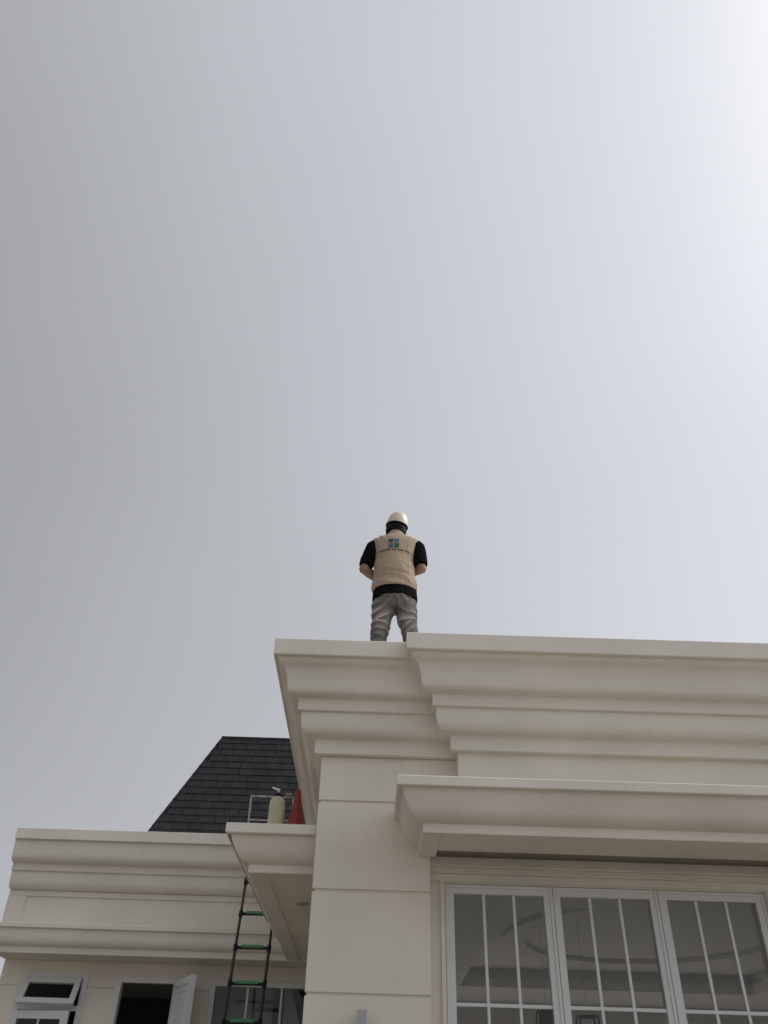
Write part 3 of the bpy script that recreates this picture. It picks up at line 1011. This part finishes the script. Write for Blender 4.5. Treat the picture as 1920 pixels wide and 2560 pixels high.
def wr_tr(c):
    seat = 0.014 * math.exp(-((c.z - (0.815 + abs(c.x) * 0.40)) / 0.014) ** 2) * (1 if c.y < 0 else 0)
    return 0.0185 * folds(c) + 0.003 * fbm(c.x * 26, c.y * 26, c.z * 34) - seat


wear_fold_light = []  # thigh fading, plus fold shading painted in as lighter ridges
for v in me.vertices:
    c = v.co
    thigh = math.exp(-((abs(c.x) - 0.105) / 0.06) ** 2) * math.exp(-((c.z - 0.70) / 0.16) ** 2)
    wear_fold_light.append(min(1.0, (0.15 + 0.85 * thigh) * (0.10 + 1.6 * folds(c)) + 0.12 * fbm(c.x * 12, c.y * 12, c.z * 12)))
displace(me, wr_tr)
at = me.attributes.new('wear_fold_light', 'FLOAT', 'POINT')
at.data.foreach_set('value', wear_fold_light)
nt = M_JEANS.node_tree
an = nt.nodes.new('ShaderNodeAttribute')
an.attribute_name = 'wear_fold_light'
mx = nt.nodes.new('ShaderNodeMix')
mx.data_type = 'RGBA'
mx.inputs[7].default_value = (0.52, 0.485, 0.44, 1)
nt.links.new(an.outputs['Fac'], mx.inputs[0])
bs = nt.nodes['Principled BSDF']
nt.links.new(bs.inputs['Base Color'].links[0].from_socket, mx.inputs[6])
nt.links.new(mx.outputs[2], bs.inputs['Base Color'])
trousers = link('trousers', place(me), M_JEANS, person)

# --- shirt with short sleeves
b = MB()
b.loft(catmull([(0.875, 0.0, -0.010, 0.190, 0.146), (0.95, 0.0, -0.006, 0.184, 0.136), (1.10, 0, 0, 0.166, 0.120), (1.28, -0.01, 0, 0.158, 0.118), (1.40, 0, 0.005, 0.176, 0.114),
                (1.47, 0, 0.012, 0.180, 0.098), (1.52, 0, 0.02, 0.12, 0.075), (1.57, 0, 0.028, 0.064, 0.06)]), 32)
for sh, el, k in ((SHL, ELL, -1), (SHR, ELR, 1)):
    end = el + (sh - el).normalized() * 0.028
    b.ball(sh + Vector((k * 0.004, 0, -0.012)), (0.070, 0.072, 0.086))
    b.tube([sh + Vector((k * 0.002, 0, 0.010)), sh.lerp(end, 0.35), sh.lerp(end, 0.75), end], [0.074, 0.076, 0.068, 0.059], 18)
me = remeshed('shirt', b, 0.006, 4)
displace(me, lambda c: 0.003 * fbm(c.x * 14, c.y * 14, c.z * 12) + 0.003 * fbm(c.x * 30, c.y * 30, c.z * 30))
link('shirt', place(me), M_SHIRT, person)

# --- vest
b = MB()
b.loft(catmull([(0.965, -0.004, -0.006, 0.189, 0.142), (1.00, -0.004, -0.004, 0.188, 0.140), (1.12, -0.004, 0, 0.178, 0.132), (1.28, -0.010, 0, 0.171, 0.130), (1.38, -0.004, 0.002, 0.194, 0.128),
                (1.455, 0.0, 0.008, 0.216, 0.118), (1.495, 0.0, 0.012, 0.208, 0.104), (1.525, 0, 0.018, 0.160, 0.090), (1.555, 0, 0.024, 0.098, 0.074), (1.585, 0, 0.03, 0.072, 0.066), (1.61, 0, 0.034, 0.064, 0.062)]), 48)
me = remeshed('vest', b, 0.0055, 3)


def wr_v(c):
    if c.z < 0.975:
        return -0.002
    lower = max(0.0, min(1.0, (1.36 - c.z) * 5))
    warp = 0.05 * fbm(c.x * 4, 2.0, c.z * 4)
    horiz = fbm(c.x * 3.5 + 9, c.y * 3, (c.z + warp + c.x * 0.25) * 17)
    diag = fbm((c.x + (1.5 - c.z) * 0.45 * (1 if c.x > 0 else -1)) * 22, 1.5, c.z * 3)
    upper = max(0.0, min(1.0, (c.z - 1.26) * 6)) * max(0.0, min(1.0, (abs(c.x) - 0.06) * 12)) * max(0.0, min(1.0, (0.20 - abs(c.x)) * 20))
    return 0.017 * lower * (0.5 - abs(horiz) * 1.6) + 0.014 * upper * (0.35 - abs(diag) * 1.8) + 0.002 * fbm(c.x * 30, c.y * 30, c.z * 30)


displace(me, wr_v)
me = place(me)
vest = link('vest', me, M_VEST, person)
bmv = bmesh.new()
bmv.from_mesh(me)
BV = BVHTree.FromBMesh(bmv)


def on_vest(x, z, off=0.003):
    h = BV.ray_cast(Vector((x, PY - 1.0, z)), Vector((0, 1, 0)))
    y = h[0].y if h[0] is not None else PY - 0.12
    return (x, y - off, z)


def patch(name, x0, x1, z0, z1, m, off=0.003, n=6, parent=vest):
    v = [on_vest(x0 + (x1 - x0) * i / n, z0 + (z1 - z0) * j / n, off) for j in range(n + 1) for i in range(n + 1)]
    f = [(j * (n + 1) + i, j * (n + 1) + i + 1, (j + 1) * (n + 1) + i + 1, (j + 1) * (n + 1) + i) for j in range(n) for i in range(n)]
    me = mesh_from(name, v, f, 60)
    me.materials.append(m)
    return link(name, me, None, parent)


lx, lz = 0.092, 5.640
patch('emblem', lx - 0.049, lx + 0.049, lz - 0.054, lz + 0.054, M_LBLUE, 0.003)
for ix, iz, m in ((-1, 1, M_LG), (1, 1, M_LB), (-1, -1, M_LB), (1, -1, M_LG)):
    cx, cz = lx + ix * 0.0245, lz + iz * 0.027
    patch('emblem_square', cx - 0.0195, cx + 0.0195, cz - 0.022, cz + 0.022, m, 0.0045)
rt = random.Random(3)
marks = MB()
x = -0.052
while x < 0.245:
    if rt.random() < 0.14:
        x += 0.011
    h = rt.choice((0.013, 0.015, 0.017, 0.012))
    w = rt.uniform(0.0035, 0.0075)
    z = 5.560 - 0.006 * ((x - 0.09) / 0.15) ** 2 + rt.uniform(-0.001, 0.001)
    marks.add([on_vest(x, z, 0.0035), on_vest(x + w, z, 0.0035), on_vest(x + w, z + h, 0.0035), on_vest(x, z + h, 0.0035)], [(0, 1, 2, 3)])
    x += w + rt.uniform(0.0018, 0.0035)
marks.build('lettering', M_INK, vest)
seam = MB()
for s in (-1, 1):
    pts = [on_vest(PX + s * (0.115 - 0.02 * (i / 10)), 5.23 + 0.5 * i / 10, 0.0) for i in range(11)]
    seam.tube(pts, 0.0022, 6)
seam.tube([on_vest(PX - 0.165 + 0.33 * i / 16, 5.238, 0.0) for i in range(17)], 0.0025, 6)
seam.build('seam', M_VEST, vest, smooth=60)
bmv.free()

# --- hair and helmet
HT = Matrix.Translation((PX, PY, PZ)) @ Matrix.Translation((0.008, 0.045, 1.690)) @ Matrix.Rotation(R(9), 4, 'Z') @ Matrix.Rotation(R(14), 4, 'X') @ Matrix.Rotation(R(7), 4, 'Y')
hb = MB()
hb.ball((0, -0.01, 0.01), (0.082, 0.092, 0.10), 24, 16)
hb.ball((0, -0.03, -0.05), (0.072, 0.056, 0.065), 20, 12)
hb.ball((0, -0.006, -0.115), (0.064, 0.054, 0.045), 20, 12)
me = remeshed('hair', hb, 0.006, 2)
displace(me, lambda c: 0.004 * fbm(c.x * 60, c.y * 60, c.z * 18) - (0.03 if c.y > 0.05 and c.z < 0.05 else 0))
me.transform(HT)
link('hair', me, M_HAIR, person)

helm = thing('helmet', '', '', (PX, PY, PZ + 1.7))
del helm['label'], helm['category']
bpy.data.objects.remove(helm)
# shell: open dome with thickness
rings = []
N = 48
outer = smooth_prof([(1.0, 0.0), (0.995, 0.02), (0.965, 0.045), (0.90, 0.072), (0.79, 0.096), (0.62, 0.116), (0.40, 0.130), (0.18, 0.1365), (0.02, 0.138)], 4)
for k, z in outer:
    rings.append([(0.0965 * k * math.cos(2 * math.pi * i / N), 0.125 * k * math.sin(2 * math.pi * i / N) + 0.004, z + 0.002) for i in range(N)])
innr = [[(0.0885 * k * math.cos(2 * math.pi * i / N), 0.117 * k * math.sin(2 * math.pi * i / N) + 0.004, z * 0.94 + 0.002) for i in range(N)] for k, z in reversed(outer)]
inner_rings = innr[::-1]
hm = MB()
v, f = [], []
allr = inner_rings[::-1] + rings
hm.rings(allr)
me = hm.mesh('helmet', 50)
me.transform(HT)
helmet = link('helmet', me, M_HELMET, person)
# dark rim lining, crown trim, suspension band, neck flap and chin strap
rm = MB()
pts = [(0.0968 * math.cos(2 * math.pi * i / N), 0.1255 * math.sin(2 * math.pi * i / N) + 0.004, 0.0) for i in range(N + 1)]
rm.tube(pts, 0.0048, 8)
me = rm.mesh('rim', 60); me.transform(HT); link('rim', me, M_BLACKP, helmet)
bd = MB()
rr = []
for z, k in ((-0.004, 0.90), (-0.03, 0.93), (-0.036, 0.93), (-0.036, 0.88), (-0.004, 0.86)):
    rr.append([(0.0935 * k * math.cos(2 * math.pi * i / N), 0.118 * k * math.sin(2 * math.pi * i / N) + 0.0, z) for i in range(N)])
bd.rings(rr, cap=False)
me = bd.mesh('head_band', 40); me.transform(HT); link('head_band', me, M_BLACKP, helmet)
nb = MB()
nb.tube([(0.0885 * math.cos(a), 0.098 * math.sin(a) + 0.0, -0.062 - 0.012 * math.sin(a)) for a in [R(180 + 180 * i / 14) for i in range(15)]], [(0.006, 0.013)] * 15, 8)
me = nb.mesh('nape_strap', 60); me.transform(HT); link('nape_strap', me, M_BLACKP, helmet)
for s in (-1, 1):
    cs = MB()
    cs.tube([(s * 0.091, 0.0, -0.002), (s * 0.086, 0.0, -0.05), (s * 0.076, 0.01, -0.095), (s * 0.052, 0.04, -0.130), (0, 0.06, -0.15)], [(0.006, 0.012)] * 5, 8)
    me = cs.mesh('chin_strap', 60); me.transform(HT); link('chin_strap', me, M_BLACKP, helmet)
fl = MB()
rr = []
for z, k in ((-0.015, 1.0), (-0.06, 0.99), (-0.105, 0.93), (-0.130, 0.86)):
    arc = [R(150 + 130 * i / 20) for i in range(21)]
    rr.append([(0.088 * k * math.cos(a), 0.098 * k * math.sin(a) + 0.006, z + 0.003 * math.sin(a * 9)) for a in arc]
              + [(0.084 * k * math.cos(a), 0.094 * k * math.sin(a) + 0.006, z + 0.003 * math.sin(a * 9)) for a in reversed(arc)])
fl.rings(rr)
me = fl.mesh('neck_flap', 50); me.transform(HT); link('neck_flap', me, M_SHIRT, helmet)
ct = MB()
ct.tube([(-0.036, 0.02, 0.1345), (-0.018, 0.022, 0.1395), (0, 0.022, 0.141), (0.018, 0.022, 0.1395), (0.036, 0.02, 0.1345)], [(0.012, 0.0035)] * 5, 8)
me = ct.mesh('crown_trim', 60); me.transform(HT); link('crown_trim', me, M_BLACKP, helmet)
